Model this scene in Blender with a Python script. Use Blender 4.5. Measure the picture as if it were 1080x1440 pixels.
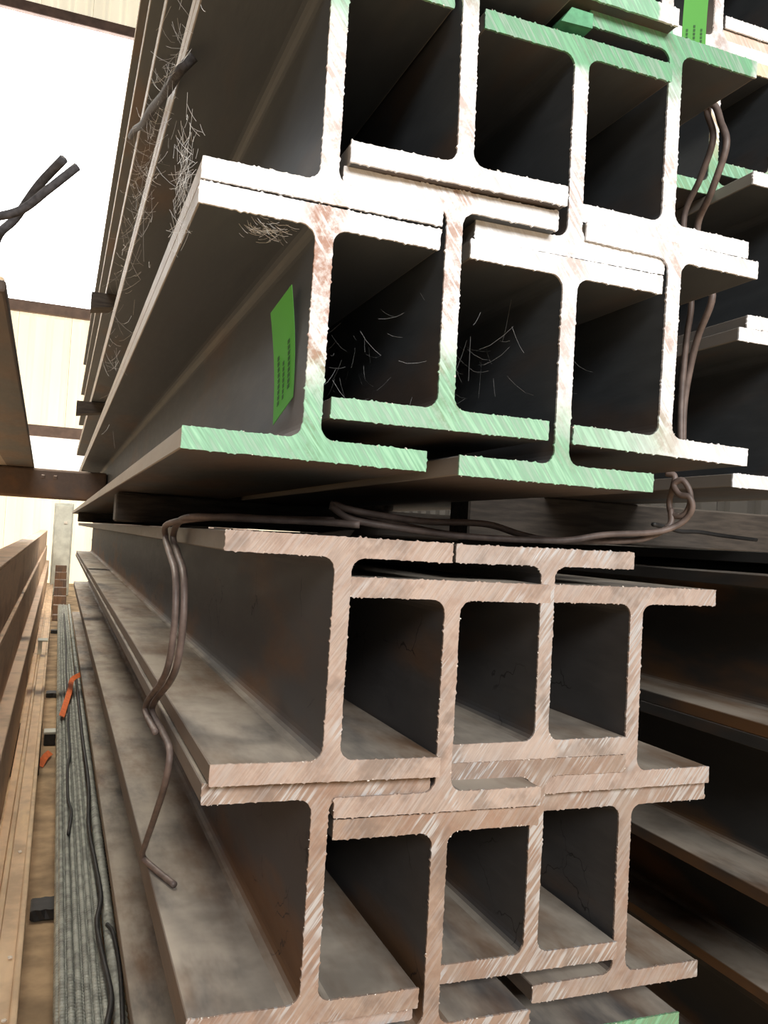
import bpy, bmesh, math, random
from mathutils import Vector, Matrix

random.seed(7)
for o in list(bpy.data.objects):
    bpy.data.objects.remove(o)
SC = bpy.context.scene
COL = SC.collection

# ------------------------------------------------------------------ camera
YAW, PITCH, ROLL = 0.3612, 0.0328, 0.0560
cam_data = bpy.data.cameras.new('camera')
cam_data.sensor_fit = 'VERTICAL'
cam_data.sensor_height = 36.0
cam_data.lens = 1206.8 / 1440.0 * 36.0
cam_data.clip_start = 0.02
cam = bpy.data.objects.new('camera', cam_data)
COL.objects.link(cam)
fw = Vector((math.sin(YAW) * math.cos(PITCH), math.cos(YAW) * math.cos(PITCH), math.sin(PITCH)))
rt = Vector((math.cos(YAW), -math.sin(YAW), 0))
up = rt.cross(fw)
rt, up = rt * math.cos(ROLL) + up * math.sin(ROLL), up * math.cos(ROLL) - rt * math.sin(ROLL)
m = Matrix((rt, up, -fw)).transposed().to_4x4()
m.translation = Vector((0, -0.8952, 0.0042))
cam.matrix_world = m
SC.camera = cam

# ------------------------------------------------------------------ world, lights, exposure
world = bpy.data.worlds.new('world')
SC.world = world
world.use_nodes = True
bg = world.node_tree.nodes['Background']
bg.inputs[0].default_value = (0.93, 0.97, 1.0, 1)
bg.inputs[1].default_value = 0.12
SC.view_settings.view_transform = 'Standard'
SC.view_settings.look = 'None'
SC.view_settings.gamma = 1
SC.view_settings.use_curve_mapping = False
SC.view_settings.exposure = 0.0


def area_light(name, loc, target, sx, sy, power, color):
    d = bpy.data.lights.new(name, 'AREA')
    d.shape = 'RECTANGLE'
    d.size, d.size_y, d.energy, d.color = sx, sy, power, color
    o = bpy.data.objects.new(name, d)
    COL.objects.link(o)
    o.location = loc
    o.rotation_euler = (Vector(target) - Vector(loc)).to_track_quat('-Z', 'Y').to_euler()
    return o


# daylight through the open hall front behind the photographer
area_light('hall_doorway_daylight', (0.7, -7.0, 3.6), (0.5, 0, 0.0), 6.0, 2.2, 860, (1.0, 0.99, 0.97))
# unseen overhead strip lamp, added to brighten the aisle
area_light('aisle_fill_light', (0.05, 4.0, 6.5), (0.03, 4.0, -0.5), 0.8, 9.0, 2200, (1.0, 0.91, 0.76))

# ------------------------------------------------------------------ materials
MATS = {}


def new_mat(name):
    mt = bpy.data.materials.new(name)
    mt.use_nodes = True
    nt = mt.node_tree
    return mt, nt, nt.nodes['Principled BSDF']


class NB:
    """small node-graph helper"""
    def __init__(self, nt):
        self.nt = nt

    def n(self, t, **kw):
        nd = self.nt.nodes.new(t)
        for k, v in kw.items():
            setattr(nd, k, v)
        return nd

    def link(self, a, b):
        self.nt.links.new(a, b)

    def val(self, sock, v):
        if hasattr(v, 'is_linked') or isinstance(v, bpy.types.NodeSocket):
            self.link(v, sock)
        else:
            sock.default_value = v

    def math(self, op, a, b=None, clamp=False):
        nd = self.n('ShaderNodeMath', operation=op, use_clamp=clamp)
        self.val(nd.inputs[0], a)
        if b is not None:
            self.val(nd.inputs[1], b)
        return nd.outputs[0]

    def mix(self, f, a, b):
        nd = self.n('ShaderNodeMix', data_type='RGBA')
        self.val(nd.inputs[0], f)
        for s, v in ((nd.inputs[6], a), (nd.inputs[7], b)):
            if isinstance(v, tuple):
                s.default_value = (*v[:3], 1)
            else:
                self.link(v, s)
        return nd.outputs[2]

    def ramp(self, v, lo, hi):
        nd = self.n('ShaderNodeMapRange', interpolation_type='SMOOTHSTEP')
        self.val(nd.inputs[0], v)
        nd.inputs[1].default_value, nd.inputs[2].default_value = lo, hi
        return nd.outputs[0]

    def noise(self, vec, scale, detail=3, rough=0.55):
        nd = self.n('ShaderNodeTexNoise')
        self.link(vec, nd.inputs['Vector'])
        nd.inputs['Scale'].default_value = scale
        nd.inputs['Detail'].default_value = detail
        nd.inputs['Roughness'].default_value = rough
        return nd.outputs[0]

    def coords(self, random_shift=True):
        tc = self.n('ShaderNodeTexCoord')
        v = tc.outputs['Object']
        raw = v
        if random_shift:
            oi = self.n('ShaderNodeObjectInfo')
            add = self.n('ShaderNodeVectorMath', operation='ADD')
            mul = self.n('ShaderNodeVectorMath', operation='SCALE')
            comb = self.n('ShaderNodeCombineXYZ')
            for i in range(3):
                self.link(oi.outputs['Random'], comb.inputs[i])
            self.link(comb.outputs[0], mul.inputs[0])
            mul.inputs['Scale'].default_value = 37.0
            self.link(v, add.inputs[0])
            self.link(mul.outputs[0], add.inputs[1])
            v = add.outputs[0]
        return raw, v

    def scaled(self, v, s, rot=(0, 0, 0)):
        mp = self.n('ShaderNodeMapping')
        self.link(v, mp.inputs[0])
        mp.inputs['Scale'].default_value = s
        mp.inputs['Rotation'].default_value = rot
        return mp.outputs[0]

    def bump(self, h, strength, dist, bsdf):
        b = self.n('ShaderNodeBump')
        b.inputs['Strength'].default_value = strength
        b.inputs['Distance'].default_value = dist
        self.link(h, b.inputs['Height'])
        self.link(b.outputs[0], bsdf.inputs['Normal'])


def mill_steel(name, dust=0.5, rust=0.5, base=(0.040, 0.041, 0.044), dust_col=(0.40, 0.35, 0.29),
               rust_col=(0.17, 0.085, 0.035), edge=None, cracks=0.0):
    """dark hot-rolled steel: mill scale, rust blooms, settled dust on upward faces"""
    mt, nt, b = new_mat(name)
    g = NB(nt)
    raw, v = g.coords()
    st = g.scaled(v, (3.0, 0.9, 3.0))
    big = g.noise(st, 2.2, 4)
    fine = g.noise(g.scaled(v, (1, 0.25, 1)), 60, 3)
    sep = g.n('ShaderNodeSeparateXYZ')
    g.link(raw, sep.inputs[0])
    low = g.ramp(sep.outputs[2], 0.13, 0.02)          # rust collects low on the web
    rm = g.math('ADD', big, g.math('MULTIPLY', low, 0.16))
    rm = g.math('MULTIPLY', g.ramp(rm, 0.52, 0.74), rust)
    c = g.mix(fine, base, tuple(min(1, x * 1.7) for x in base))
    c = g.mix(rm, c, rust_col)
    geo = g.n('ShaderNodeNewGeometry')
    sg = g.n('ShaderNodeSeparateXYZ')
    g.link(geo.outputs['Normal'], sg.inputs[0])
    upm = g.ramp(sg.outputs[2], 0.55, 0.95)
    dn = g.ramp(g.noise(st, 3.2, 5, 0.65), 0.25, 0.62)
    dm = g.math('MULTIPLY', g.math('MULTIPLY', upm, dn), dust)
    dcol = g.mix(g.ramp(g.noise(v, 9, 4), 0.40, 0.70), dust_col, tuple(x * 0.62 for x in dust_col))
    c = g.mix(dm, c, dcol)
    if cracks:
        wv = g.n('ShaderNodeTexVoronoi', feature='DISTANCE_TO_EDGE')
        wob = g.n('ShaderNodeVectorMath', operation='ADD')
        nz = g.n('ShaderNodeTexNoise')
        g.link(v, nz.inputs['Vector'])
        nz.inputs['Scale'].default_value = 40
        sc = g.n('ShaderNodeVectorMath', operation='SCALE')
        g.link(nz.outputs['Color'], sc.inputs[0])
        sc.inputs['Scale'].default_value = 0.03
        g.link(v, wob.inputs[0])
        g.link(sc.outputs[0], wob.inputs[1])
        g.link(wob.outputs[0], wv.inputs['Vector'])
        wv.inputs['Scale'].default_value = 9
        ck = g.math('MULTIPLY', g.ramp(wv.outputs['Distance'], 0.012, 0.002), g.ramp(g.noise(v, 7, 2), 0.52, 0.60))
        c = g.mix(g.math('MULTIPLY', g.math('MULTIPLY', ck, cracks), g.math('SUBTRACT', 1.0, upm)), c, (0.012, 0.011, 0.011))
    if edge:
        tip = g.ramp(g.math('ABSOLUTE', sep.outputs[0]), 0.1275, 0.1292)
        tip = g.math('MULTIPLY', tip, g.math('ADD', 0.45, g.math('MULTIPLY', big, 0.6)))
        c = g.mix(tip, c, edge)  # paler flange tips: worn scale, with the panel's rim light put into the colour
    g.link(c, b.inputs['Base Color'])
    g.link(g.math('ADD', g.math('MULTIPLY', fine, 0.25), 0.48), b.inputs['Roughness'])
    b.inputs['Specular IOR Level'].default_value = 0.35
    g.bump(fine, 0.25, 0.002, b)
    return mt


def sawn_end(name, col, streak, metal, rust=0.3, slant=1, green=None, seed=0.0, patch=0.5, flange_rust=1.0, dirt=0.0, gdark=(0.075, 0.30, 0.135), glight=(0.22, 0.50, 0.29),
             rust_tint=(0.30, 0.15, 0.09)):
    """saw-cut section: slanting saw strokes, bare metal patches, optional sprayed green paint.
    green = list of (axis, full, none, strength) along local x (0) or z (2)."""
    mt, nt, b = new_mat(name)
    g = NB(nt)
    raw, v0 = g.coords()
    sh = g.n('ShaderNodeVectorMath', operation='ADD')
    g.link(raw, sh.inputs[0])
    sh.inputs[1].default_value = (seed * 1.7, seed * 3.1, seed * 2.3)
    v = sh.outputs[0]
    ang = math.radians(-36) * slant
    rot = g.scaled(v, (1, 1, 1), (0, ang, 0))
    strokes = g.noise(g.scaled(rot, (230, 1, 14)), 1.0, 2)
    strokes2 = g.noise(g.scaled(rot, (520, 1, 30)), 1.0, 2)
    blot = g.noise(v, 16, 4, 0.6)
    pm = g.ramp(g.noise(v, 11, 2), 0.60 - 0.25 * patch, 0.68 - 0.22 * patch)
    sm = g.math('MULTIPLY', g.ramp(strokes, 0.48, 0.60), g.math('ADD', g.math('MULTIPLY', pm, 0.75), 0.18))
    c = g.mix(g.ramp(blot, 0.3, 0.7), col, tuple(x * 0.78 for x in col))
    c = g.mix(g.math('MULTIPLY', g.ramp(strokes2, 0.42, 0.62), 0.35), c, tuple(min(1, x * 1.25) for x in col))
    sx = g.n('ShaderNodeSeparateXYZ')
    g.link(raw, sx.inputs[0])
    onweb = g.math('ADD', g.math('MULTIPLY', g.ramp(g.math('ABSOLUTE', sx.outputs[0]), 0.030, 0.010), 1.0 - flange_rust), flange_rust)
    rmask = g.math('MULTIPLY', g.math('MULTIPLY', g.ramp(g.noise(v, 26, 5, 0.75), 0.42, 0.62), rust), onweb)
    c = g.mix(rmask, c, rust_tint)
    if dirt:
        dm = g.math('MULTIPLY', g.ramp(g.noise(g.scaled(v, (1, 1, 1)), 13, 4, 0.65), 0.50, 0.66), dirt)
        c = g.mix(dm, c, (0.17, 0.145, 0.125))
    c = g.mix(sm, c, streak)
    dark = g.math('MULTIPLY', g.ramp(strokes2, 0.60, 0.70), pm)
    c = g.mix(g.math('MULTIPLY', dark, 0.45), c, tuple(x * 0.3 for x in streak))
    met = g.math('MULTIPLY', sm, metal)
    if green:
        sep = g.n('ShaderNodeSeparateXYZ')
        g.link(raw, sep.inputs[0])
        mask = None
        for ax, full, none, s in green:
            w = g.math('ADD', sep.outputs[ax], g.math('MULTIPLY', g.math('SUBTRACT', g.noise(v, 30, 3), 0.5), 0.05))
            q = g.math('MULTIPLY', g.ramp(w, none, full), s)
            mask = q if mask is None else g.math('MULTIPLY', mask, q)
        mask = g.math('MULTIPLY', mask, g.math('ADD', 0.72, g.math('MULTIPLY', g.ramp(strokes, 0.35, 0.6), 0.28)))
        gc = g.mix(g.ramp(strokes, 0.42, 0.66), gdark, glight)
        c = g.mix(mask, c, gc)
        met = g.math('MULTIPLY', met, g.math('SUBTRACT', 1.0, mask))
    g.link(c, b.inputs['Base Color'])
    g.link(met, b.inputs['Metallic'])
    b.inputs['Roughness'].default_value = 0.48
    b.inputs['Specular IOR Level'].default_value = 0.4
    g.bump(g.math('ADD', strokes, strokes2), 0.35, 0.0012, b)
    return mt


def plain(name, col, rough=0.6, var=0.25, scale=30, metallic=0.0, stretch=(1, 1, 1), bump=0.2, col2=None):
    mt, nt, b = new_mat(name)
    g = NB(nt)
    raw, v = g.coords()
    nz = g.noise(g.scaled(v, stretch), scale, 4)
    c = g.mix(g.ramp(nz, 0.3, 0.7), tuple(x * (1 - var) for x in col), col2 or tuple(min(1, x * (1 + var)) for x in col))
    g.link(c, b.inputs['Base Color'])
    b.inputs['Roughness'].default_value = rough
    b.inputs['Metallic'].default_value = metallic
    if bump:
        g.bump(nz, bump, 0.002, b)
    return mt


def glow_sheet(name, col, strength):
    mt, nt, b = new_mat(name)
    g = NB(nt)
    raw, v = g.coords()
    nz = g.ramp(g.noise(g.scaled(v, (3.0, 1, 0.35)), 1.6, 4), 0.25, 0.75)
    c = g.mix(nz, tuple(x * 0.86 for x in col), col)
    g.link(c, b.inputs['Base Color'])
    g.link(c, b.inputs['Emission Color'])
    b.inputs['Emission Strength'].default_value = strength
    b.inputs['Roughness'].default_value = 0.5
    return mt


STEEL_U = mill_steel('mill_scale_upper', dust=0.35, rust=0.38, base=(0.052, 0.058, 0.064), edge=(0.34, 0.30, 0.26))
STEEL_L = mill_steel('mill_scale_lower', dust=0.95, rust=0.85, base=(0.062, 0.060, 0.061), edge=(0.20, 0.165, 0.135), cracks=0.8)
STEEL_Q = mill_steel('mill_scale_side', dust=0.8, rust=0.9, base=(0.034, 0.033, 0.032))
STEEL_P = mill_steel('rusty_aisle_steel', dust=0.9, rust=0.9, base=(0.62, 0.43, 0.31), dust_col=(0.75, 0.55, 0.38),
                     rust_col=(0.55, 0.36, 0.25))
STEEL_P2 = mill_steel('tan_rust_steel', dust=0.8, rust=0.5, base=(0.66, 0.46, 0.29), dust_col=(0.85, 0.64, 0.43),
                      rust_col=(0.45, 0.27, 0.16))
WIRE = plain('annealed_wire', (0.15, 0.112, 0.098), 0.5, 0.3, 40, bump=0.1)
WIRE_DARK = plain('black_wire', (0.025, 0.024, 0.024), 0.55, 0.3, 40, bump=0.1)
TIMBER = plain('weathered_timber', (0.055, 0.044, 0.035), 0.8, 0.35, 12, stretch=(1, 8, 8), bump=0.4)
REBAR = plain('ribbed_bar_steel', (0.30, 0.31, 0.275), 0.55, 0.35, 25, bump=0.2)
GREEN_TAG = plain('green_tag_card', (0.085, 0.36, 0.045), 0.55, 0.06, 10, bump=0.0)
TAG_INK = plain('tag_ink', (0.02, 0.10, 0.015), 0.6, 0.1, 10, bump=0.0)
ORANGE = plain('orange_ribbon', (0.85, 0.20, 0.06), 0.6, 0.12, 40, bump=0.1)
PALE = plain('pale_paint', (0.62, 0.64, 0.58), 0.6, 0.15, 8, bump=0.1)
CREAM_BLOCK = plain('pale_chip', (0.75, 0.68, 0.58), 0.7, 0.2, 60, bump=0.2)
GROUND = plain('packed_dirt', (0.42, 0.30, 0.18), 0.9, 0.4, 6, bump=0.5)
COBWEB = plain('cobweb_silk', (0.55, 0.55, 0.54), 0.6, 0.1, 10, bump=0.0)
GIRT = plain('painted_girt', (0.20, 0.13, 0.10), 0.6, 0.2, 6, bump=0.1)
ROPE = plain('dark_lifting_rope', (0.045, 0.042, 0.045), 0.85, 0.35, 160, bump=0.6)
BURR = plain('bright_burr', (0.80, 0.74, 0.66), 0.45, 0.2, 90, bump=0.0)
TUBE_STEEL = mill_steel('brown_square_tube', dust=0.5, rust=0.9, base=(0.10, 0.07, 0.055), rust_col=(0.20, 0.115, 0.07))
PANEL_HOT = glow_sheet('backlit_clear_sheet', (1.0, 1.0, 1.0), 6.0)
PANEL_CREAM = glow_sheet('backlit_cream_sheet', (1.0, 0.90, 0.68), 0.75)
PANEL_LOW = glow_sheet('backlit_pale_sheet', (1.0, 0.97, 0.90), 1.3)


# ------------------------------------------------------------------ object helpers
def link_mesh(name, me, mat, parent=None):
    o = bpy.data.objects.new(name, me)
    if mat is not None and not me.materials:
        me.materials.append(mat)
    COL.objects.link(o)
    if parent is not None:
        o.parent = parent
    return o


def from_bm(name, bm, mat, parent=None, smooth=False):
    bmesh.ops.recalc_face_normals(bm, faces=bm.faces)
    me = bpy.data.meshes.new(name)
    bm.to_mesh(me)
    bm.free()
    if smooth:
        for p in me.polygons:
            p.use_smooth = True
    return link_mesh(name, me, mat, parent)


def empty(name, loc):
    o = bpy.data.objects.new(name, None)
    o.empty_display_size = 0.05
    COL.objects.link(o)
    o.location = loc
    return o


def tag(o, label, cat, group=None, kind=None):
    o['label'] = label
    o['category'] = cat
    if group:
        o['group'] = group
    if kind:
        o['kind'] = kind
    return o


def structure(o):
    o['kind'] = 'structure'
    return o


def box_bm(x0, x1, y0, y1, z0, z1, bevel=0.0, seg=1):
    bm = bmesh.new()
    bmesh.ops.create_cube(bm, size=1)
    for v in bm.verts:
        v.co = Vector((x0 + (v.co.x + .5) * (x1 - x0), y0 + (v.co.y + .5) * (y1 - y0), z0 + (v.co.z + .5) * (z1 - z0)))
    if bevel:
        bmesh.ops.bevel(bm, geom=bm.edges[:], offset=bevel, segments=seg, affect='EDGES', profile=0.5)
    return bm


def prism_bm(pts, y0, y1):
    """closed outline in (x, z) extruded along y"""
    bm = bmesh.new()
    a = [bm.verts.new((x, y0, z)) for x, z in pts]
    b = [bm.verts.new((x, y1, z)) for x, z in pts]
    n = len(pts)
    bm.faces.new(a)
    bm.faces.new(b[::-1])
    for i in range(n):
        j = (i + 1) % n
        bm.faces.new((a[i], b[i], b[j], a[j]))
    return bm


def catmull(P, k):
    P = [Vector(p) for p in P]
    Q = [P[0] * 2 - P[1]] + P + [P[-1] * 2 - P[-2]]
    out = []
    for i in range(1, len(Q) - 2):
        a, b, c, d = Q[i - 1:i + 3]
        for s in range(k):
            t = s / k
            out.append(0.5 * ((2 * b) + (c - a) * t + (2 * a - 5 * b + 4 * c - d) * t * t + (3 * b - a - 3 * c + d) * t ** 3))
    out.append(P[-1])
    return out


def tube_into(bm, path, r, sides=8):
    rings = []
    n = len(path)
    t0 = (path[1] - path[0]).normalized()
    nrm = t0.orthogonal().normalized()
    for i, p in enumerate(path):
        t = (path[min(i + 1, n - 1)] - path[max(i - 1, 0)])
        t = t.normalized() if t.length > 1e-9 else t0
        nrm = (nrm - t * nrm.dot(t)).normalized()
        bi = t.cross(nrm)
        rings.append([bm.verts.new(p + (nrm * math.cos(2 * math.pi * s / sides) + bi * math.sin(2 * math.pi * s / sides)) * r)
                      for s in range(sides)])
    for a, b in zip(rings, rings[1:]):
        for s in range(sides):
            q = (s + 1) % sides
            bm.faces.new((a[s], a[q], b[q], b[s]))
    bm.faces.new(rings[0][::-1])
    bm.faces.new(rings[-1])


def wire(name, pts, r, mat, label=None, cat='wire', group=None, k=7, parent=None, sides=8):
    bm = bmesh.new()
    tube_into(bm, catmull(pts, k), r, sides)
    o = from_bm(name, bm, mat, parent, smooth=True)
    if label:
        tag(o, label, cat, group)
    return o


# ------------------------------------------------------------------ the H-beam
W, H, TF, TW, RF = 0.26, 0.2643, 0.0217, 0.0187, 0.016
CHAM = 0.0012


def fillet(cx, cz, a0, a1, r=RF, n=5):
    return [(cx + r * math.cos(math.radians(a0 + (a1 - a0) * i / n)), cz + r * math.sin(math.radians(a0 + (a1 - a0) * i / n)))
            for i in range(n + 1)]


def web_outline():
    x, zb, zt = TW / 2, TF, H - TF
    p = []
    p += fillet(-x - RF, zb + RF, -90, 0)
    p += fillet(-x - RF, zt - RF, 0, 90)
    p += fillet(x + RF, zt - RF, 90, 180)
    p += fillet(x + RF, zb + RF, 180, 270)
    return p


def i_outline():
    x, zb, zt = TW / 2, TF, H - TF
    p = [(-W / 2, 0), (-W / 2, zb)]
    p += fillet(-x - RF, zb + RF, -90, 0)
    p += fillet(-x - RF, zt - RF, 0, 90)
    p += [(-W / 2, zt), (-W / 2, H), (W / 2, H), (W / 2, zt)]
    p += fillet(x + RF, zt - RF, 90, 180)
    p += fillet(x + RF, zb + RF, 180, 270)
    p += [(W / 2, zb), (W / 2, 0)]
    return p


I_OUT = i_outline()


def ragged_end(rng, rough=1.0, thick=0.0025):
    """sawn section with a ragged, burred rim"""
    pts = []
    n = len(I_OUT)
    drift = 0.0
    for i in range(n):
        a, b = Vector(I_OUT[i]), Vector(I_OUT[(i + 1) % n])
        d = b - a
        L = d.length
        k = max(1, int(L / 0.0022))
        nr = Vector((-d.y, d.x)).normalized()          # outline is clockwise: this points outward
        for s in range(k):
            drift = 0.75 * drift + 0.25 * rng.uniform(-1, 1)
            j = abs(rng.gauss(0, 0.00035)) + 0.0004 * drift
            if rng.random() < 0.12:
                j += rng.uniform(0.0004, 0.0017)
            if L < 0.006:
                j *= 0.5
            q = a + d * (s / k) + nr * (j * rough)
            pts.append((q.x, q.y))
    return prism_bm(pts, -thick, 0.0005)


_body_cache = {}


def beam_meshes(L):
    key = round(L, 3)
    if key in _body_cache:
        return _body_cache[key]
    out = []
    for nm, bm in (('bottom_flange', box_bm(-W / 2, W / 2, 0, L, 0, TF, CHAM)),
                   ('top_flange', box_bm(-W / 2, W / 2, 0, L, H - TF, H, CHAM)),
                   ('web', prism_bm(web_outline(), 0, L))):
        bmesh.ops.recalc_face_normals(bm, faces=bm.faces)
        me = bpy.data.meshes.new(nm)
        bm.to_mesh(me)
        bm.free()
        out.append((nm, me))
    _body_cache[key] = out
    return out


def h_beam(cx, cz, tilt, ye, y_far, steel, end_mat, label, group, rough=1.0, seed=1, name='steel_girder'):
    root = empty(name, (cx + math.sin(tilt) * H / 2, ye, cz - math.cos(tilt) * H / 2))
    root.rotation_euler = (0, -tilt, 0)
    tag(root, label, 'girder', group)
    for nm, me in beam_meshes(y_far - ye):
        if steel.name not in [x.name for x in me.materials if x]:
            if me.materials:
                me = me.copy()
                me.materials.clear()
            me.materials.append(steel)
        link_mesh(nm, me, None, root)
    rng = random.Random(seed)
    from_bm('sawn_end', ragged_end(rng, rough), end_mat, root)
    bm = bmesh.new()
    n = len(I_OUT)
    segs = [(Vector(I_OUT[i]), Vector(I_OUT[(i + 1) % n])) for i in range(n)]
    wts = [(b - a).length for a, b in segs]
    for k in range(110):
        a, b = rng.choices(segs, wts)[0]
        d = b - a
        nr = Vector((-d.y, d.x)).normalized()
        q = a + d * rng.random() + nr * rng.uniform(-0.0006, 0.0006)
        sz = rng.uniform(0.0006, 0.0016)
        vs = [bm.verts.new((q.x + rng.uniform(-sz, sz), -0.0022 + rng.uniform(-sz, sz) * 0.7, q.y + rng.uniform(-sz, sz))) for _ in range(4)]
        for f in ((0, 1, 2), (0, 1, 3), (0, 2, 3), (1, 2, 3)):
            bm.faces.new([vs[t] for t in f])
    from_bm('edge_burrs', bm, BURR, root)['kind'] = 'stuff'
    return root


# ------------------------------------------------------------------ setting: ground and far wall
GZ = -1.12
bm = bmesh.new()
nx, ny = 40, 60
rng = random.Random(3)
grid = []
for j in range(ny + 1):
    row = []
    for i in range(nx + 1):
        x = -6 + 12 * i / nx
        y = -6 + 23 * (j / ny)
        row.append(bm.verts.new((x, y, GZ - 0.004 + rng.uniform(-0.004, 0.004))))
    grid.append(row)
for j in range(ny):
    for i in range(nx):
        bm.faces.new((grid[j][i], grid[j][i + 1], grid[j + 1][i + 1], grid[j + 1][i]))
structure(from_bm('floor', bm, GROUND, smooth=True))

WALL_Y = 16.0
wall = empty('wall_far', (0, WALL_Y, GZ))
structure(wall)


def corrugated(w, h, pitch=0.30, depth=0.035):
    bm = bmesh.new()
    prof = []
    n = int(round(w / pitch))
    for i in range(n):
        x = i * pitch
        prof += [(x, 0), (x + pitch * 0.55, 0), (x + pitch * 0.68, -depth), (x + pitch * 0.87, -depth)]
    prof.append((n * pitch, 0))
    lo = [bm.verts.new((x, d, 0)) for x, d in prof] + [bm.verts.new((x, d + 0.012, 0)) for x, d in prof[::-1]]
    hi = [bm.verts.new((v.co.x, v.co.y, h)) for v in lo]
    k = len(lo)
    bm.faces.new(lo)
    bm.faces.new(hi[::-1])
    for i in range(k):
        j = (i + 1) % k
        bm.faces.new((lo[i], lo[j], hi[j], hi[i]))
    bmesh.ops.recalc_face_normals(bm, faces=bm.faces)
    me = bpy.data.meshes.new('wall_sheet')
    bm.to_mesh(me)
    bm.free()
    return me


# rows of sheets: z range above world zero and the material of that row
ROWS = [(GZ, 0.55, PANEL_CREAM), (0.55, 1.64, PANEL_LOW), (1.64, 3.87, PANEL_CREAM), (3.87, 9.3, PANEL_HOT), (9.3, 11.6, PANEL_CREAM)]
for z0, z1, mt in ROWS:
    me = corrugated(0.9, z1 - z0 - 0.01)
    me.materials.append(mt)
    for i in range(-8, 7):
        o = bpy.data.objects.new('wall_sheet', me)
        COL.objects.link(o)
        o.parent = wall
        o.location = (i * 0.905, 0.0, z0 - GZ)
for z in (1.64, 3.87, 9.31):
    from_bm('girt', box_bm(-7.4, 6.4, -0.16, -0.045, z - GZ - 0.10, z - GZ + 0.10, 0.01), GIRT, wall)

# hall side wall, added; shade of the gaps put into its near-black colour
wr = structure(empty('wall_right', (4.6, 0, GZ)))
me = corrugated(0.9, 5.0)
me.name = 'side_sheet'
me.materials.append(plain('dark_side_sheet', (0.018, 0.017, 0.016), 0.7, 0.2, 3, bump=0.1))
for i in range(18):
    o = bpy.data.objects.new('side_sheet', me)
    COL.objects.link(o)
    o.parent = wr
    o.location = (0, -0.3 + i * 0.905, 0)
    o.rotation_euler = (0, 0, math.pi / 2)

# ------------------------------------------------------------------ sawn-end materials
BRIGHT, BR_STREAK = (0.87, 0.865, 0.865), (0.93, 0.945, 0.98)


def bright(nm, rust=0.25, green=None, seed=0.0, col=BRIGHT):
    low = bool(green) and green[0][1] < 0.1            # thinner, paler coat on the lower flanges
    return sawn_end('bright_sawn_end_' + nm, col, BR_STREAK, 0.15, min(1.0, rust * 1.5), -1, green, seed, 0.6, flange_rust=0.10, rust_tint=(0.40, 0.22, 0.15),
                    gdark=(0.12, 0.37, 0.20) if low else (0.060, 0.27, 0.12), glight=(0.34, 0.62, 0.42) if low else (0.20, 0.47, 0.27))


def rusty(nm, seed, patch=0.5, rust=0.35, col=(0.46, 0.355, 0.295), green=None):
    return sawn_end('rusty_sawn_end_' + nm, col, (0.58, 0.57, 0.57), 0.45, rust, 1, green, seed, patch, dirt=0.55)


FAR = 7.05
UG = 'upper bundle of nested beams'
LG = 'lower bundle of nested beams'
# cx, cz, tilt, end y, end material, label
UPPER = [
    (0.2374, 0.2141, -0.0083, -0.0437, bright('a', 0.75, [(2, 0.055, 0.125, 1.0)], 1.0),
     'steel beam with green card tag on its web, bottom left of upper bundle'),
    (0.3853, 0.2602, 0.0042, -0.0438, bright('b', 0.55, [(2, 0.045, 0.13, 0.95)], 2.0),
     'steel beam with green lower flange, second web from left in lower row of upper bundle'),
    (0.5387, 0.2127, -0.0008, -0.0377, bright('c', 0.3, [(2, 0.04, 0.11, 0.95)], 3.0),
     'steel beam with lowest green flange near the wire loop, upper bundle'),
    (0.6894, 0.2594, -0.0179, -0.0318, bright('d', 0.4, [(2, 0.03, 0.07, 0.85), (0, -0.10, 0.06, 1.0)], 4.0),
     'steel beam beside hanging wires, lower flange fading from green to white'),
    (0.2397, 0.4818, -0.0021, -0.0445, bright('e', 0.4, [(2, 0.235, 0.16, 0.9)], 5.0),
     'white-ended steel beam stacked above the beam with the green card tag'),
    (0.3856, 0.5262, 0.0160, -0.0572, bright('f', 0.4, [(2, 0.25, 0.17, 0.8)], 6.0),
     'steel beam in upper row with slightly lifted white lower flange, second web from left'),
    (0.5471, 0.4820, 0.0058, -0.0280, bright('g', 0.35, [(2, 0.238, 0.205, 1.0)], 7.0),
     'steel beam with green upper flange tucked under its right neighbour, third web in upper row'),
    (0.6949, 0.5336, -0.0060, -0.0107, bright('h', 0.35, [(2, 0.225, 0.165, 1.0), (0, 0.115, 0.135, 1.0)], 8.0),
     'steel beam with highest green upper flange and tan tip, top right of upper bundle'),
]
for i, (cx, cz, th, ye, em, lb) in enumerate(UPPER):
    h_beam(cx, cz, th, ye, FAR, STEEL_U, em, lb, UG, 1.0, 100 + i)

# rows stacked above the frame, seen by their left edges and lower corners
TOP = [
    (0.2400, 0.7475, 0.0, -0.045, 'steel beam of the topmost rows, left edge just above the upper row'),
    (0.5510, 0.7955, 0.004, -0.030, 'steel beam at top edge with green lower flange and tan tip'),
    (0.7330, 0.8210, 0.0, 0.060, 'set-back steel beam at top edge carrying the hanging green tag'),
    (0.2420, 1.0135, 0.0, -0.040, 'steel beam two rows above the upper row, seen by its left edge'),
    (0.2440, 1.2800, 0.0, -0.040, 'highest steel beam of the stack, seen by its far left edge'),
]
em_top = bright('top', 0.3, [(2, 0.03, 0.06, 1.0), (0, 0.095, 0.105, 1.0)], 9.0)
for i, (cx, cz, th, ye, lb) in enumerate(TOP):
    h_beam(cx, cz, th, ye, FAR, STEEL_U, em_top, lb, 'topmost rows of the upper stack', 1.0, 200 + i)

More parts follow.
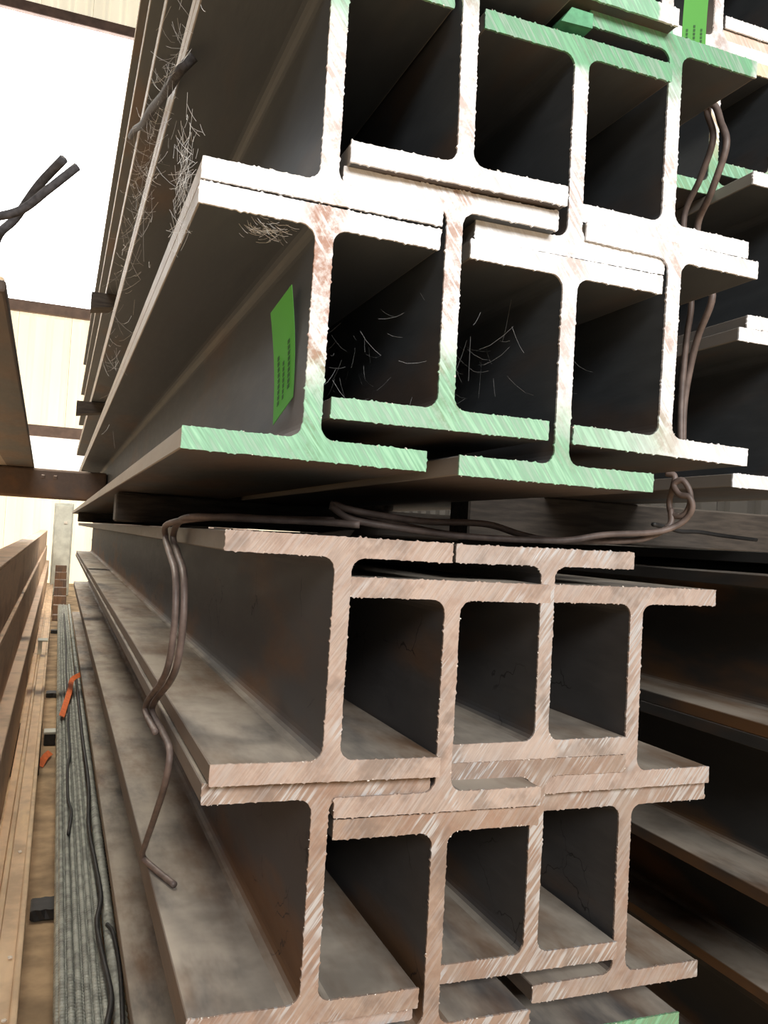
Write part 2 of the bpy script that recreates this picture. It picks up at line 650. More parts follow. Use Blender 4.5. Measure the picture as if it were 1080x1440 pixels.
LOWER = [
    (0.2920, -0.1269, -0.0062, -0.0026, rusty('a', 1.3, 0.15, 0.25),
     'rusty steel beam with the wire hanging past its left edge, top left of lower bundle'),
    (0.4319, -0.1709, -0.0013, 0.0088, rusty('b', 2.7, 0.2, 0.25),
     'rusty steel beam second from left in upper row of lower bundle'),
    (0.5855, -0.1272, 0.0083, 0.0528, rusty('c', 3.9, 0.8, 0.15, (0.47, 0.375, 0.32)),
     'steel beam with shiny saw strokes on its highest flange under the loose wires, lower bundle'),
    (0.7255, -0.1719, 0.0062, 0.0558, rusty('d', 5.2, 0.45, 0.2, (0.46, 0.36, 0.305)),
     'rusty steel beam at right end of the upper row of lower bundle'),
    (0.2868, -0.3923, -0.0020, 0.0130, rusty('e', 6.1, 0.6, 0.4, (0.37, 0.27, 0.21)),
     'rusty steel beam with broad dusty lower flange, bottom left of lower bundle'),
    (0.4339, -0.4383, 0.0021, 0.0138, rusty('f', 7.7, 0.35, 0.4, (0.35, 0.25, 0.19)),
     'rusty steel beam second from left in bottom row, lower flange cut by picture edge'),
    (0.5860, -0.3923, 0.0, 0.0540, rusty('g', 8.4, 0.85, 0.3, (0.35, 0.26, 0.205)),
     'set-back rusty steel beam with short web, third in bottom row of lower bundle'),
    (0.7300, -0.4398, 0.0053, 0.0667, rusty('h', 9.9, 0.5, 0.35, (0.35, 0.27, 0.22)),
     'rusty steel beam at right end of the bottom row of lower bundle'),
]
for i, (cx, cz, th, ye, em, lb) in enumerate(LOWER):
    h_beam(cx, cz, th, ye, FAR, STEEL_L, em, lb, LG, 1.0, 300 + i)

BASE = [
    (0.2880, -0.6575, 0.0, 0.03, rusty('k', 1.9), 'steel beam under the bottom left rusty beam, dusty lower flange in the aisle'),
    (0.4340, -0.7040, 0.0, 0.03, rusty('l', 2.2), 'steel beam of the base row hidden below the second rusty beam'),
    (0.6970, -0.7440, 0.0, 0.06, rusty('m', 4.4, 0.2, 0.4, green=[(2, 0.22, 0.18, 0.9)]),
     'green-ended steel beam at the bottom edge, below the right rusty beams'),
]
for i, (cx, cz, th, ye, em, lb) in enumerate(BASE):
    h_beam(cx, cz, th, ye, FAR, STEEL_L, em, lb, 'base row of the lower stack', 1.0, 400 + i)

# right-hand upper bundle, set back
RIGHT = [
    (1.1580, 0.2560, 0.0, 0.22, bright('r1', 0.3, None, 11.0), 'set-back steel beam at right edge, lowest of the right upper bundle'),
    (1.1740, 0.5210, 0.0, 0.22, bright('r2', 0.6, None, 12.0), 'set-back steel beam at right edge, above the lowest one of its bundle'),
    (1.0550, 0.7860, 0.0, 0.33, bright('r3', 0.3, [(2, 0.05, 0.13, 1.0)], 13.0, (0.80, 0.70, 0.48)),
     'recessed steel beam with green lower flange behind the hanging wires'),
    (1.1980, 0.8305, 0.0, 0.335, bright('r4', 0.8, [(2, 0.02, 0.035, 1.0)], 14.0, (0.80, 0.64, 0.52)),
     'set-back steel beam at right edge with brownish web, beside the recessed green one'),
    (1.0530, 1.0510, 0.0, 0.33, bright('r5', 0.4, None, 15.0), 'white-ended steel beam in the top right corner beside the hanging green tag'),
    (1.1990, 1.0960, 0.0, 0.33, bright('r6', 0.4, None, 16.0), 'white-ended steel beam cut by the top right corner of the picture'),
]
for i, (cx, cz, th, ye, em, lb) in enumerate(RIGHT):
    h_beam(cx, cz, th, ye, FAR, STEEL_U, em, lb, 'right upper bundle', 1.0, 500 + i)

# right-hand lower stack: its sides run out of the picture
SIDE = [
    (1.2300, -0.1510, 'dark steel beam topmost in the right lower stack, side view running out of picture'),
    (1.2300, -0.4160, 'dark steel beam second from top in the right lower stack, lit dusty lower flange'),
    (1.4100, -0.6810, 'dark steel beam third from top in the right lower stack, set further right'),
    (1.4300, -0.9470, 'dark steel beam at the very bottom of the right lower stack'),
    (1.3750, -0.1100, 'dark steel beam nested behind the topmost beam of the right lower stack'),
]
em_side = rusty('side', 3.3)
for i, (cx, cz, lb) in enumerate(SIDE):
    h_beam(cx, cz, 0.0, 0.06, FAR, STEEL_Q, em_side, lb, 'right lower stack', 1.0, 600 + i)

# another stack further down the hall, seen only through the gap
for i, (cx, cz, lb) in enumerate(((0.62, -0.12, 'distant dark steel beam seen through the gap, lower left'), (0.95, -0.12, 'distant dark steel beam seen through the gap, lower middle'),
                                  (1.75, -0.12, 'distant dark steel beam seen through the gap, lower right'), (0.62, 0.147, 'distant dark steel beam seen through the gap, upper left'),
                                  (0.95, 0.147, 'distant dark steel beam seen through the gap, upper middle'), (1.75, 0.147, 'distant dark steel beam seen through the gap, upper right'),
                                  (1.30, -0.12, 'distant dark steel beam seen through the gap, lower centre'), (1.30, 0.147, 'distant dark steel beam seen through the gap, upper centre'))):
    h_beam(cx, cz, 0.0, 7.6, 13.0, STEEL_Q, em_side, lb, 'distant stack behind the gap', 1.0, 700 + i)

# ------------------------------------------------------------------ bearers and packers
def timber(x0, x1, y0, y1, z0, z1, label, group='timber bearers', name='timber_bearer', mat=None):
    bm = box_bm(x0, x1, y0, y1, z0, z1)
    bmesh.ops.subdivide_edges(bm, edges=[e for e in bm.edges if abs(e.verts[0].co.x - e.verts[1].co.x) > 0.1], cuts=14)
    r = random.Random(int((x0 + y0 * 7 + z0 * 13) * 1000))
    for v in bm.verts:
        v.co.y += r.uniform(-0.003, 0.003)
    bmesh.ops.bevel(bm, geom=[e for e in bm.edges if len(e.link_faces) == 2 and e.calc_face_angle(0) > 1.0], offset=0.004, segments=1, affect='EDGES')
    return tag(from_bm(name, bm, mat or TIMBER), label, 'timber', group)


timber(0.12, 0.99, 1.15, 1.24, 0.0135, 0.079, 'timber bearer in the dark gap between the two front bundles')
timber(0.371, 0.405, 1.15, 1.24, 0.0795, 0.1265, 'narrow packer on the front bearer under a raised left beam', name='timber_packer')
timber(0.675, 0.80, 1.15, 1.24, 0.0795, 0.1245, 'wide packer on the front bearer under a raised right beam', name='timber_packer')
timber(0.12, 0.99, 5.20, 5.29, 0.0135, 0.079, 'far timber bearer deep in the gap between the bundles')
timber(1.22, 2.00, 2.2, 2.32, GZ, -1.0800, 'low ground timber under the right lower stack')
timber(0.84, 3.2, 0.80, 0.90, 0.025, 0.123, 'timber bearer under the right upper bundle')
timber(0.58, 0.82, 1.30, 1.40, -0.6115, -0.5735, 'short timber packer on the green-ended bottom beam', name='timber_packer')
timber(0.185, 0.56, 1.90, 2.02, GZ, -0.8370, 'ground timber under the left beams of the base row')
timber(0.58, 0.98, 2.20, 2.32, GZ, -0.877, 'thick ground timber under the stacks near the front')
timber(0.58, 0.98, 5.6, 5.72, GZ, -0.877, 'thick ground timber under the far end of the stacks')

# steel tube wedged across the aisle into the beam channel
tb = empty('square_steel_tube', (-1.4, 3.88, 0.124))
tag(tb, 'brown square steel tube bridging the aisle on the left', 'steel tube')
bm = box_bm(0, 1.625, 0, 0.15, 0, 0.153, 0.012, 2)
from_bm('tube_wall', bm, TUBE_STEEL, tb)
for x in (0.94, 1.30, 1.36):
    from_bm('weld_bead', box_bm(x, x + 0.02, -0.006, 0.004, 0.10, 0.12, 0.003), TUBE_STEEL, tb)


def wedge(x0, x1, y0, z1, h, label):
    pts = [(x0, z1 - h), (x0, z1), (x1, z1), (x1, z1 - h * 0.55)]
    tag(from_bm('timber_wedge', prism_bm(pts, y0, y0 + 0.09), TIMBER), label, 'timber wedge', 'wedges in the beam channels')


wedge(0.045, 0.2275, 3.45, 0.5885, 0.065, 'small pale wedge poking from the stack edge above the aisle tube')
wedge(0.060, 0.2275, 2.42, 0.8555, 0.060, 'small pale wedge higher on the stack edge below the bright panel girt')

# ------------------------------------------------------------------ left stack across the aisle
def channel_bm(h, b, t, L):
    """U-section: web facing +x, flanges pointing to -x"""
    return prism_bm([(0, 0), (0, h), (-b, h), (-b, h - t), (-t, h - t), (-t, t), (-b, t), (-b, 0)], 0, L)


def channel(loc, h, b, t, L, mat, label, group, parts=True):
    root = empty('steel_channel', loc)
    tag(root, label, 'steel channel', group)
    from_bm('web', box_bm(-t, 0, 0, L, t, h - t), mat, root)
    from_bm('flange', box_bm(-b, 0, 0, L, h - t, h, 0.003, 2), mat, root)
    from_bm('flange', box_bm(-b, 0, 0, L, 0, t, 0.003, 2), mat, root)
    return root


AG = 'channels stacked on the left of the aisle'
channel((-0.155, -0.3, -0.372), 0.232, 0.10, 0.012, 14.0, STEEL_P, 'brown steel channel with pale top edge, upper one left of aisle', AG)
channel((-0.142, -0.3, -0.609), 0.234, 0.10, 0.012, 14.0, STEEL_P, 'brown steel channel under the pale-topped one, left of aisle', AG)
channel((-0.100, -0.3, -0.872), 0.261, 0.10, 0.012, 14.0, STEEL_P, 'greyish brown steel channel just above the toe-up channels', AG)


def toe_up(x0, x1, z0, h, t, label):
    root = empty('toe_up_channel', ((x0 + x1) / 2, -0.3, z0))
    w = x1 - x0
    tag(root, label, 'steel channel', 'toe-up channels on the aisle edge')
    from_bm('web', box_bm(-w / 2 + t, w / 2 - t, 0, 12.5, 0, t), STEEL_P2, root)
    for s in (-1, 1):
        xx = sorted((s * w / 2, s * (w / 2 - t)))
        from_bm('flange', box_bm(xx[0], xx[1], 0, 12.5, 0, h, 0.004, 2), STEEL_P2, root)
    return root


tag(from_bm('flat_bar', box_bm(-0.0985, -0.0745, -0.3, 12.2, -0.905, -0.886, 0.003, 2), STEEL_P2), 'tan flat bar between the brown stack and the toe-up channel', 'flat bar')
toe_up(-0.073, -0.012, -0.905, 0.030, 0.014, 'tan toe-up steel channel with pale chips, on the aisle edge')
for y in (0.7, 3.2, 7.0, 11.0):
    timber(-0.30, -0.01, y, y + 0.10, GZ, -0.906, 'short timber under the left channel stack, %s' %
           {0.7: 'nearest', 3.2: 'second nearest', 7.0: 'third along the aisle', 11.0: 'farthest'}[y], 'timbers under the left stack')
    for_x = None
timber(-0.30, -0.105, 0.3, 0.4, -0.905, -0.8725, 'packer under the lowest brown channel', 'timbers under the left stack', 'timber_packer')
timber(-0.30, -0.105, 9.0, 9.1, -0.905, -0.8725, 'far packer under the lowest brown channel', 'timbers under the left stack', 'timber_packer')

# pale chips lying in the trough
rng = random.Random(11)
for i, (cx, cy) in enumerate(((-0.040, 1.62), (-0.036, 1.02), (-0.034, 0.78), (-0.041, 0.75), (-0.037, 0.66))):
    bm = bmesh.new()
    bmesh.ops.create_icosphere(bm, subdivisions=1, radius=0.006)
    for v in bm.verts:
        v.co *= rng.uniform(0.7, 1.25)
        v.co.z *= 0.6
    o = from_bm('pale_chip', bm, CREAM_BLOCK)
    o.location = (cx, cy, -0.8862)
    tag(o, 'small pale chip in the tan channel trough, %s' % ('farthest of five', 'second farthest of five', 'middle of five', 'second nearest of five', 'nearest of five')[i], 'chip', 'pale chips in the trough')

# plates resting on the tube, upper left
def yawed_plate(x_right, w, y0, y1, z0, z1, label, mat, yaw=0.016):
    o = from_bm('steel_plate', box_bm(-w, 0, 0, y1 - y0, 0, z1 - z0, 0.004, 2), mat)
    o.location = (x_right, y0, z0)
    o.rotation_euler = (0, 0, yaw)
    return tag(o, label, 'steel plate', 'plates lying on the aisle tube')


yawed_plate(-0.078, 0.30, 0.24, 6.0, 0.2785, 0.2945, 'dark steel plate over the aisle at left, lower of two', STEEL_U)
yawed_plate(-0.083, 0.28, 0.28, 6.0, 0.295, 0.309, 'steel plate with pale edge over the aisle at left, upper of two', STEEL_P2)

# ------------------------------------------------------------------ ribbed bars on the ground beside the stack
def ribbed_mesh(name, r, rib_h, pitch, L, sides):
    bm = bmesh.new()
    prev = None
    y = 0.0
    prof = []
    while y < L:
        prof += [(y, r), (y + pitch * 0.62, r), (y + pitch * 0.72, r + rib_h), (y + pitch * 0.90, r + rib_h)]
        y += pitch
    prof.append((L, r))
    for yy, rr in prof:
        ring = [bm.verts.new((rr * math.cos(2 * math.pi * s / sides), yy, rr * math.sin(2 * math.pi * s / sides))) for s in range(sides)]
        if prev:
            for s in range(sides):
                q = (s + 1) % sides
                bm.faces.new((prev[s], prev[q], ring[q], ring[s]))
        else:
            bm.faces.new(ring)
        prev = ring
    bm.faces.new(prev[::-1])
    bmesh.ops.recalc_face_normals(bm, faces=bm.faces)
    me = bpy.data.meshes.new(name)
    bm.to_mesh(me)
    bm.free()
    for p in me.polygons:
        p.use_smooth = True
    me.materials.append(REBAR)
    return me


thin = ribbed_mesh('ribbed_bar', 0.0062, 0.0009, 0.012, 9.0, 7)
thick = ribbed_mesh('ribbed_bar', 0.0125, 0.0017, 0.024, 9.0, 9)
rng = random.Random(5)
bars = []
NTH = ('nearest the aisle', 'second from the aisle', 'third from the aisle', 'fourth from the aisle', 'fifth from the aisle', 'sixth from the aisle')
for i in range(6):
    bars.append((0.064 + i * 0.0154, -0.905, thin, 'thin ribbed bar in the top layer of its bundle, ' + NTH[i], 'thin ribbed bars, top layer'))
for i in range(6):
    bars.append((0.058 + i * 0.0154, -0.9205, thin, 'thin ribbed bar in the lower layer of its bundle, ' + NTH[i], 'thin ribbed bars, lower layer'))
for i in range(3):
    bars.append((0.064 + 0.032 * i, -0.943, thick, 'thick ribbed bar under the thin bars, ' + NTH[i], 'thick ribbed bars underneath'))
bars.append((0.1655, -0.905, thick, 'thick ribbed bar between the thin bars and the dusty flange', None))
for x, z, me, lb, gp in bars:
    o = bpy.data.objects.new('ribbed_bar', me)
    COL.objects.link(o)
    o.location = (x + rng.uniform(-0.0006, 0.0006), 0.2 + rng.uniform(-0.05, 0.05), z)
    o.rotation_euler = (0, rng.uniform(0, 3), 0)
    tag(o, lb, 'ribbed bar', gp)
for y, lb in ((1.72, 'dark bar in place of a shadow gap across the aisle floor, nearest one'), (5.0, 'dark bar in place of a shadow gap across the aisle floor, further back'),
              (8.4, 'dark bar in place of a shadow gap across the aisle floor, farthest')):
    timber(-0.005, 0.195, y, y + 0.09, GZ, GZ + 0.03, lb, 'shadow gap bars on the aisle floor', 'shadow_gap_bar', WIRE_DARK)  # flat black bars added to draw the shadow gaps in the floor

# far end of the aisle: sleepers and a pale cabinet
for i in range(7):
    y = 9.6 + i * 0.42
    timber(0.0, 0.15, y, y + 0.14, GZ, GZ + 0.06 + i * 0.075,
           'rusty sleeper in the heap at the aisle end, %s from the front' % ('first', 'second', 'third', 'fourth', 'fifth', 'sixth', 'seventh')[i],
           'sleepers heaped at the aisle end', 'sleeper', TUBE_STEEL)
cb = empty('pale_cabinet', (0.08, 13.2, GZ))
tag(cb, 'pale grey-green cabinet standing at the far end of the aisle', 'cabinet')
from_bm('body', box_bm(-0.15, 0.13, 0, 0.3, 0, 1.42, 0.01), PALE, cb)
from_bm('door', box_bm(-0.13, 0.11, -0.02, 0, 0.05, 1.38, 0.005), PALE, cb)
from_bm('handle', box_bm(0.0, 0.05, -0.04, -0.02, 1.1, 1.14, 0.004), BURR, cb)

# ------------------------------------------------------------------ wires
r = 0.0046
P1 = [(0.345, 0.10, 0.0215), (0.300, 0.12, 0.0225), (0.240, 0.14, 0.0215), (0.190, 0.17, 0.021), (0.158, 0.235, 0.020), (0.150, 0.285, 0.011), (0.1495, 0.321, -0.008),
      (0.150, 0.264, -0.030), (0.150, 0.195, -0.054), (0.150, 0.174, -0.105), (0.150, 0.200, -0.161), (0.150, 0.267, -0.199),
      (0.1485, 0.400, -0.249), (0.148, 0.416, -0.270), (0.149, 0.290, -0.270), (0.149, 0.213, -0.276), (0.147, 0.220, -0.316),
      (0.147, 0.298, -0.381), (0.147, 0.389, -0.451), (0.150, 0.443, -0.490), (0.166, 0.400, -0.4955), (0.185, 0.345, -0.4965)]
wire('tie_wire', P1, r, WIRE, 'brown tie wire hanging over the left edge of the lower bundle', 'wire', 'loose tie wires')
P2 = [(p[0], p[1] + 0.0125, p[2] + 0.001) for p in P1[2:4]] + [(p[0] - 0.0098, p[1] + 0.004, p[2]) for p in P1[5:15]]
P2 = [(0.330, 0.16, 0.026)] + P2
wire('tie_wire', P2, r * 0.95, WIRE, 'second brown tie wire twisted along the one hanging at left', 'wire', 'loose tie wires')
# loop under the right beam of the upper bundle and the run to the left
LOOP = [(0.832, 0.140, 0.126), (0.838, 0.128, 0.120), (0.832, 0.130, 0.085), (0.834, 0.126, 0.066), (0.842, 0.112, 0.064), (0.847, 0.104, 0.080),
        (0.845, 0.104, 0.100), (0.838, 0.112, 0.115), (0.832, 0.122, 0.108), (0.834, 0.112, 0.094), (0.842, 0.100, 0.090), (0.846, 0.098, 0.074), (0.841, 0.108, 0.056),
        (0.822, 0.118, 0.043), (0.790, 0.12, 0.036), (0.715, 0.12, 0.029), (0.660, 0.12, 0.019), (0.613, 0.12, 0.0160), (0.555, 0.125, 0.0150),
        (0.495, 0.13, 0.0155), (0.450, 0.135, 0.0180), (0.404, 0.14, 0.0215), (0.350, 0.15, 0.0290), (0.325, 0.16, 0.0440)]
wire('tie_wire', LOOP, r, WIRE, 'brown tie wire knotted in a loop under the right beam and running left', 'wire', 'loose tie wires')
RUN2 = [(0.833, 0.128, 0.074), (0.828, 0.124, 0.048), (0.790, 0.135, 0.0265), (0.715, 0.14, 0.0195), (0.650, 0.145, 0.0165), (0.600, 0.15, 0.0225), (0.560, 0.16, 0.0330), (0.520, 0.16, 0.0345), (0.470, 0.165, 0.0325),
        (0.420, 0.17, 0.0350), (0.365, 0.17, 0.0400), (0.330, 0.18, 0.0480)]
wire('tie_wire', RUN2, r, WIRE, 'second tie wire lying in the gap between the bundles', 'wire', 'loose tie wires')
RUN3 = [(0.640, 0.22, 0.0165), (0.560, 0.22, 0.0165), (0.500, 0.215, 0.020), (0.440, 0.21, 0.028), (0.390, 0.21, 0.037), (0.345, 0.21, 0.050)]
wire('tie_wire', RUN3, r * 0.9, WIRE, 'short tie wire at the back of the gap between the bundles', 'wire', 'loose tie wires')
RUN4 = [(0.86, 0.20, 0.052), (0.92, 0.24, 0.050), (0.98, 0.28, 0.047), (1.06, 0.33, 0.050), (1.16, 0.38, 0.048), (1.26, 0.40, 0.045)]
wire('tie_wire', RUN4, r * 0.8, WIRE_DARK, 'thin dark wire crossing the gap at the right edge', 'wire', 'loose tie wires')
# two wires standing up at the right of the upper bundle
UPA = [(0.840, 0.120, 0.150), (0.840, 0.124, 0.236), (0.840, 0.119, 0.319), (0.840, 0.112, 0.371), (0.843, 0.125, 0.43), (0.840, 0.136, 0.509),
       (0.840, 0.104, 0.556), (0.840, 0.081, 0.604), (0.840, 0.095, 0.647), (0.842, 0.10, 0.668)]
UPB = [(0.850, 0.128, 0.150), (0.851, 0.130, 0.236), (0.851, 0.110, 0.319), (0.850, 0.080, 0.378), (0.852, 0.110, 0.43), (0.852, 0.120, 0.493),
       (0.840, 0.080, 0.527), (0.840, 0.054, 0.583), (0.842, 0.070, 0.625), (0.842, 0.081, 0.651), (0.836, 0.090, 0.660)]
wire('tie_wire', UPA, r, WIRE, 'left of the two tie wires standing up beside the right web', 'wire', 'upright tie wires')
wire('tie_wire', UPB, r * 1.1, WIRE, 'right of the two tie wires standing up, bulging outward at the top', 'wire', 'upright tie wires')
# black wires over the bars
wire('black_wire', [(0.150, 4.6, -0.86), (0.147, 3.0, -0.87), (0.150, 2.2, -0.868), (0.138, 1.75, -0.872), (0.146, 1.45, -0.874), (0.150, 1.25, -0.876), (0.136, 1.12, -0.878),
                    (0.140, 0.98, -0.878), (0.149, 0.80, -0.879), (0.135, 0.68, -0.880), (0.150, 0.55, -0.880)], 0.0058, WIRE_DARK,
     'thick black wire snaking along the ribbed bars', 'wire', 'black wires on the ribbed bars', 6)
wire('black_wire', [(0.158, 1.12, -0.884), (0.168, 1.06, -0.880), (0.172, 0.90, -0.885), (0.164, 0.7, -0.886)], 0.0045, WIRE_DARK,
     'short black wire beside the thick snaking one', 'wire', 'black wires on the ribbed bars', 6)
wire('black_wire', [(0.105, 8.0, -0.88), (0.108, 6.0, -0.885), (0.100, 4.6, -0.890), (0.104, 3.6, -0.891), (0.096, 3.2, -0.892), (0.099, 2.7, -0.892), (0.088, 2.45, -0.892),
                    (0.086, 2.1, -0.892), (0.094, 1.95, -0.892), (0.084, 1.75, -0.892)], 0.0048, WIRE_DARK,
     'thin black wire wandering along the left edge of the ribbed bars', 'wire', 'black wires on the ribbed bars', 6)
for i, (pts, lb) in enumerate((
        ([(-0.02, 1.10, -1.112), (0.02, 1.04, -1.100), (0.045, 0.98, -1.108), (0.052, 0.88, -1.113)], 'rusty wire curl on the ground by the tan channel, uppermost'),
        ([(-0.02, 1.05, -1.113), (0.012, 1.00, -1.106), (0.036, 0.95, -1.110), (0.042, 0.84, -1.114)], 'rusty wire curl on the ground by the tan channel, middle'),
        ([(-0.02, 0.98, -1.113), (0.005, 0.94, -1.109), (0.02, 0.88, -1.114)], 'rusty wire curl on the ground by the tan channel, lowest'))):
    wire('rusty_wire', pts, 0.003, TUBE_STEEL, lb, 'wire', 'rusty wire curls', 6)
# dark cables hanging at the upper left
wire('dark_cable', [(-0.020, 0.10, 0.400), (-0.045, 0.13, 0.376), (-0.068, 0.16, 0.345), (-0.085, 0.155, 0.318), (-0.089, 0.150, 0.270), (-0.090, 0.150, 0.22)], 0.0052, ROPE,
     'dark cable drooping past the plate edge at the upper left', 'cable', 'drooping dark cables', 7)
wire('dark_cable', [(-0.006, 0.11, 0.398), (-0.034, 0.108, 0.366), (-0.060, 0.118, 0.342), (-0.090, 0.125, 0.330), (-0.13, 0.15, 0.324)], 0.0050, ROPE,
     'dark cable bending left onto the plate at the upper left', 'cable', 'drooping dark cables', 7)
# lifting rope at the left edge of the stack
wire('lifting_rope', [(0.118, 0.16, 0.580), (0.103, 0.175, 0.565), (0.096, 0.28, 0.585), (0.094, 0.48, 0.655), (0.096, 0.70, 0.73), (0.098, 1.0, 0.85), (0.10, 1.2, 0.92)], 0.0065, ROPE,
     'dark frayed rope slanting along the left edge of the stack', 'rope', None, 7)

# ------------------------------------------------------------------ tags, ribbons and scraps
def sheet(name, corners, thick, mat, label=None, cat=None, nu=4, nv=8, bow=0.0, parent=None, group=None):
    """thin card spanned by four corners (top-left, top-right, bottom-right, bottom-left), slightly bowed"""
    a, b, c, d = [Vector(p) for p in corners]
    nrm = (b - a).cross(d - a).normalized()
    bm = bmesh.new()
    fr, bk = [], []
    for j in range(nv + 1):
        t = j / nv
        rf, rb = [], []
        for i in range(nu + 1):
            s = i / nu
            p = (a * (1 - s) + b * s) * (1 - t) + (d * (1 - s) + c * s) * t + nrm * bow * math.sin(math.pi * t)
            rf.append(bm.verts.new(p))
            rb.append(bm.verts.new(p + nrm * thick))
        fr.append(rf)
        bk.append(rb)
    for j in range(nv):
        for i in range(nu):
            bm.faces.new((fr[j][i], fr[j][i + 1], fr[j + 1][i + 1], fr[j + 1][i]))
            bm.faces.new((bk[j][i], bk[j + 1][i], bk[j + 1][i + 1], bk[j][i + 1]))
    for j in range(nv):
        bm.faces.new((fr[j][0], fr[j + 1][0], bk[j + 1][0], bk[j][0]))
        bm.faces.new((fr[j][nu], bk[j][nu], bk[j + 1][nu], fr[j + 1][nu]))
    for i in range(nu):
        bm.faces.new((fr[0][i], bk[0][i], bk[0][i + 1], fr[0][i + 1]))
        bm.faces.new((fr[nv][i], fr[nv][i + 1], bk[nv][i + 1], bk[nv][i]))
    o = from_bm(name, bm, mat, parent)
    if label:
        tag(o, label, cat, group)
    return o


def printed_tag(corners, label, bow, lines):
    root = empty('green_tag', corners[3])
    tag(root, label, 'tag', 'green card tags')
    base = Vector(corners[3])
    C = [Vector(p) - base for p in corners]
    card = sheet('card', C, 0.0006, GREEN_TAG, parent=root, bow=bow)
    a, b, c, d = C
    nrm = (b - a).cross(d - a).normalized()

    def at(s, t):
        return (a * (1 - s) + b * s) * (1 - t) + (d * (1 - s) + c * s) * t + nrm * (bow * math.sin(math.pi * t) - 0.0006)
    for s, t0, t1, w in lines:
        n = 6
        for k in range(int((t1 - t0) / 0.05)):
            u0, u1 = t0 + 0.05 * k, t0 + 0.05 * k + 0.035
            sheet('print_mark', [at(s, u0), at(s + w, u0), at(s + w, u1), at(s, u1)], 0.0002, TAG_INK, parent=card, nu=1, nv=1)
    return root


printed_tag([(0.2075, 0.050, 0.252), (0.2175, 0.0, 0.273), (0.2260, 0.000, 0.152), (0.2155, 0.040, 0.125)],
            'bright green card tag hanging beside the web of the lower left upper-bundle beam', 0.003,
            [(0.20, 0.45, 0.95, 0.09), (0.45, 0.55, 0.95, 0.07), (0.70, 0.42, 0.90, 0.10)])
printed_tag([(0.760, 0.056, 0.790), (0.801, 0.056, 0.800), (0.797, 0.054, 0.692), (0.757, 0.054, 0.680)],
            'bright green card tag hanging at the top edge near the white corner beams', 0.002,
            [(0.15, 0.55, 0.95, 0.08), (0.45, 0.50, 0.95, 0.08), (0.75, 0.55, 0.95, 0.08)])
# green-painted offcut lying on the upper flange
bm = prism_bm([(0.000, 0.018), (0.014, 0.038), (0.044, 0.038), (0.044, 0.020)], 0, 0.03)
bmesh.ops.recalc_face_normals(bm, faces=bm.faces)
b2 = prism_bm([(0.006, 0.0), (0.012, 0.036), (0.042, 0.036), (0.042, 0.0)], 0.0302, 0.30)
tmp = bpy.data.meshes.new('tmp')
b2.to_mesh(tmp)
b2.free()
bm.from_mesh(tmp)
bpy.data.meshes.remove(tmp)
o = from_bm('green_offcut', bm, plain('green_paint', (0.10, 0.36, 0.18), 0.5, 0.25, 60, bump=0.2))
o.location = (0.5185, -0.024, 0.6135)
tag(o, 'small green-painted offcut lying on the green upper flange', 'offcut')
# pale wedge added as the lit patch on the lower bundle's top left flange
o = from_bm('lit_patch_wedge', prism_bm([(0, 0), (0.055, 0), (0.062, 0.010), (0.058, 0.010)], 0, 0.03),
            plain('lit_patch_tone', (0.42, 0.38, 0.33), 0.6, 0.15, 30, bump=0.1))
o.location = (0.345, 0.30, 0.0065)
tag(o, 'pale thin wedge standing in for a lit patch under the loose wires', 'light patch')
# ribbons
def ribbon(pts, w, label, group='orange ribbons'):
    path = catmull(pts, 6)
    bm = bmesh.new()
    L1, L2 = [], []
    for i, p in enumerate(path):
        t = (path[min(i + 1, len(path) - 1)] - path[max(i - 1, 0)]).normalized()
        sd = t.cross(Vector((0.2, -1, 0.6))).normalized() * w / 2
        L1.append((bm.verts.new(p - sd), bm.verts.new(p + sd)))
        q = p + Vector((0, 0.0008, -0.0008))
        L2.append((bm.verts.new(q - sd), bm.verts.new(q + sd)))
    for i in range(len(path) - 1):
        bm.faces.new((L1[i][0], L1[i][1], L1[i + 1][1], L1[i + 1][0]))
        bm.faces.new((L2[i][0], L2[i + 1][0], L2[i + 1][1], L2[i][1]))
        for e in (0, 1):
            bm.faces.new((L1[i][e], L1[i + 1][e], L2[i + 1][e], L2[i][e]))
    for i in (0, -1):
        bm.faces.new((L1[i][0], L1[i][1], L2[i][1], L2[i][0]))
    tag(from_bm('orange_ribbon', bm, ORANGE), label, 'ribbon', group)


ribbon([(0.205, 4.25, -0.825), (0.170, 4.20, -0.838), (0.125, 4.10, -0.850), (0.110, 3.85, -0.864), (0.088, 3.55, -0.874), (0.070, 3.30, -0.880)], 0.026,
       'orange-red ribbon draped over the ribbed bars')
ribbon([(0.035, 3.55, GZ + 0.016), (0.012, 3.45, GZ + 0.02), (-0.008, 3.33, GZ + 0.01)], 0.030, 'orange ribbon scrap on the aisle floor')
cl = empty('pale_clip', (-0.045, 5.2, -0.8745))
tag(cl, 'pale folded clip sitting on the tan channel', 'clip')
from_bm('plate', box_bm(-0.035, 0.030, 0, 0.10, 0.085, 0.097, 0.003), PALE, cl)
from_bm('leg', box_bm(-0.030, -0.005, 0.01, 0.05, 0, 0.085, 0.003), PALE, cl)
bk = empty('floor_block', (0.0, 3.75, GZ))
tag(bk, 'dark block with a pale top on the aisle floor', 'block')
from_bm('body', box_bm(0, 0.055, 0, 0.08, 0, 0.055, 0.003), WIRE_DARK, bk)
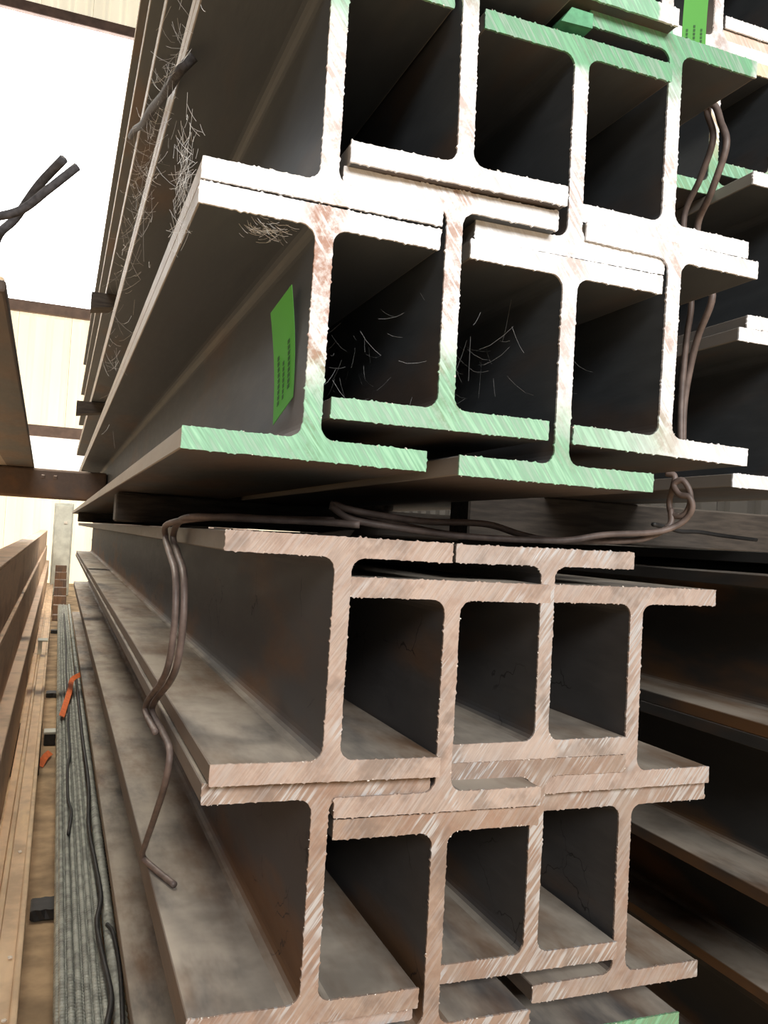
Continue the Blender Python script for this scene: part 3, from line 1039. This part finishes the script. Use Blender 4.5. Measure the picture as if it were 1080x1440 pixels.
from_bm('cap', box_bm(-0.002, 0.057, -0.002, 0.082, 0.055, 0.068, 0.003), PALE, bk)

# ------------------------------------------------------------------ cobwebs
def cobweb(name, center, spread, n, length, radius, label, rng, axis=None):
    bm = bmesh.new()
    c = Vector(center)
    for i in range(n):
        p = c + Vector([rng.gauss(0, s) for s in spread])
        d = Vector(axis) if axis else Vector((0, 0, 0))
        d = (d + Vector((rng.gauss(0, .5), rng.gauss(0, .5), rng.gauss(0, .5)))).normalized() * length * rng.uniform(0.4, 1.4)
        sag = Vector((0, 0, -0.08 * d.length))
        tube_into(bm, [p - d / 2, p - d * 0.2 + sag * 0.8, p + d * 0.2 + sag, p + d / 2], radius, 3)
    o = from_bm(name, bm, COBWEB)
    tag(o, label, 'cobweb', kind='stuff')


rng = random.Random(21)
cobweb('cobweb', (0.098, 0.42, 0.585), (0.004, 0.22, 0.05), 140, 0.035, 0.00015, 'dusty cobweb along the stack edge around the slanting rope', rng, (0, 0.5, 0.6))
cobweb('cobweb', (0.097, 0.9, 0.55), (0.004, 0.35, 0.12), 110, 0.07, 0.00016, 'cobweb threads strung across the stack side below the rope', rng, (0, 1.0, 0.15))
cobweb('cobweb', (0.100, 0.02, 0.375), (0.004, 0.025, 0.035), 130, 0.02, 0.00018, 'fluffy cobweb clump at the left corner of the white double flange', rng, (0, 0, 1))
cobweb('cobweb', (0.335, 0.10, 0.22), (0.04, 0.08, 0.04), 40, 0.035, 0.00008, 'cobweb in the opening right of the green-tagged beam', rng)
cobweb('cobweb', (0.470, 0.12, 0.25), (0.035, 0.08, 0.04), 45, 0.04, 0.00008, 'cobweb in the second opening of the upper bundle', rng)
cobweb('cobweb', (0.610, 0.14, 0.24), (0.03, 0.06, 0.05), 25, 0.04, 0.00008, 'cobweb in the opening left of the rightmost web', rng)
cobweb('cobweb', (0.185, -0.025, 0.318), (0.012, 0.01, 0.004), 70, 0.014, 0.0002, 'dusty cobweb tuft under the left white flange', rng, (1, 0, -0.2))
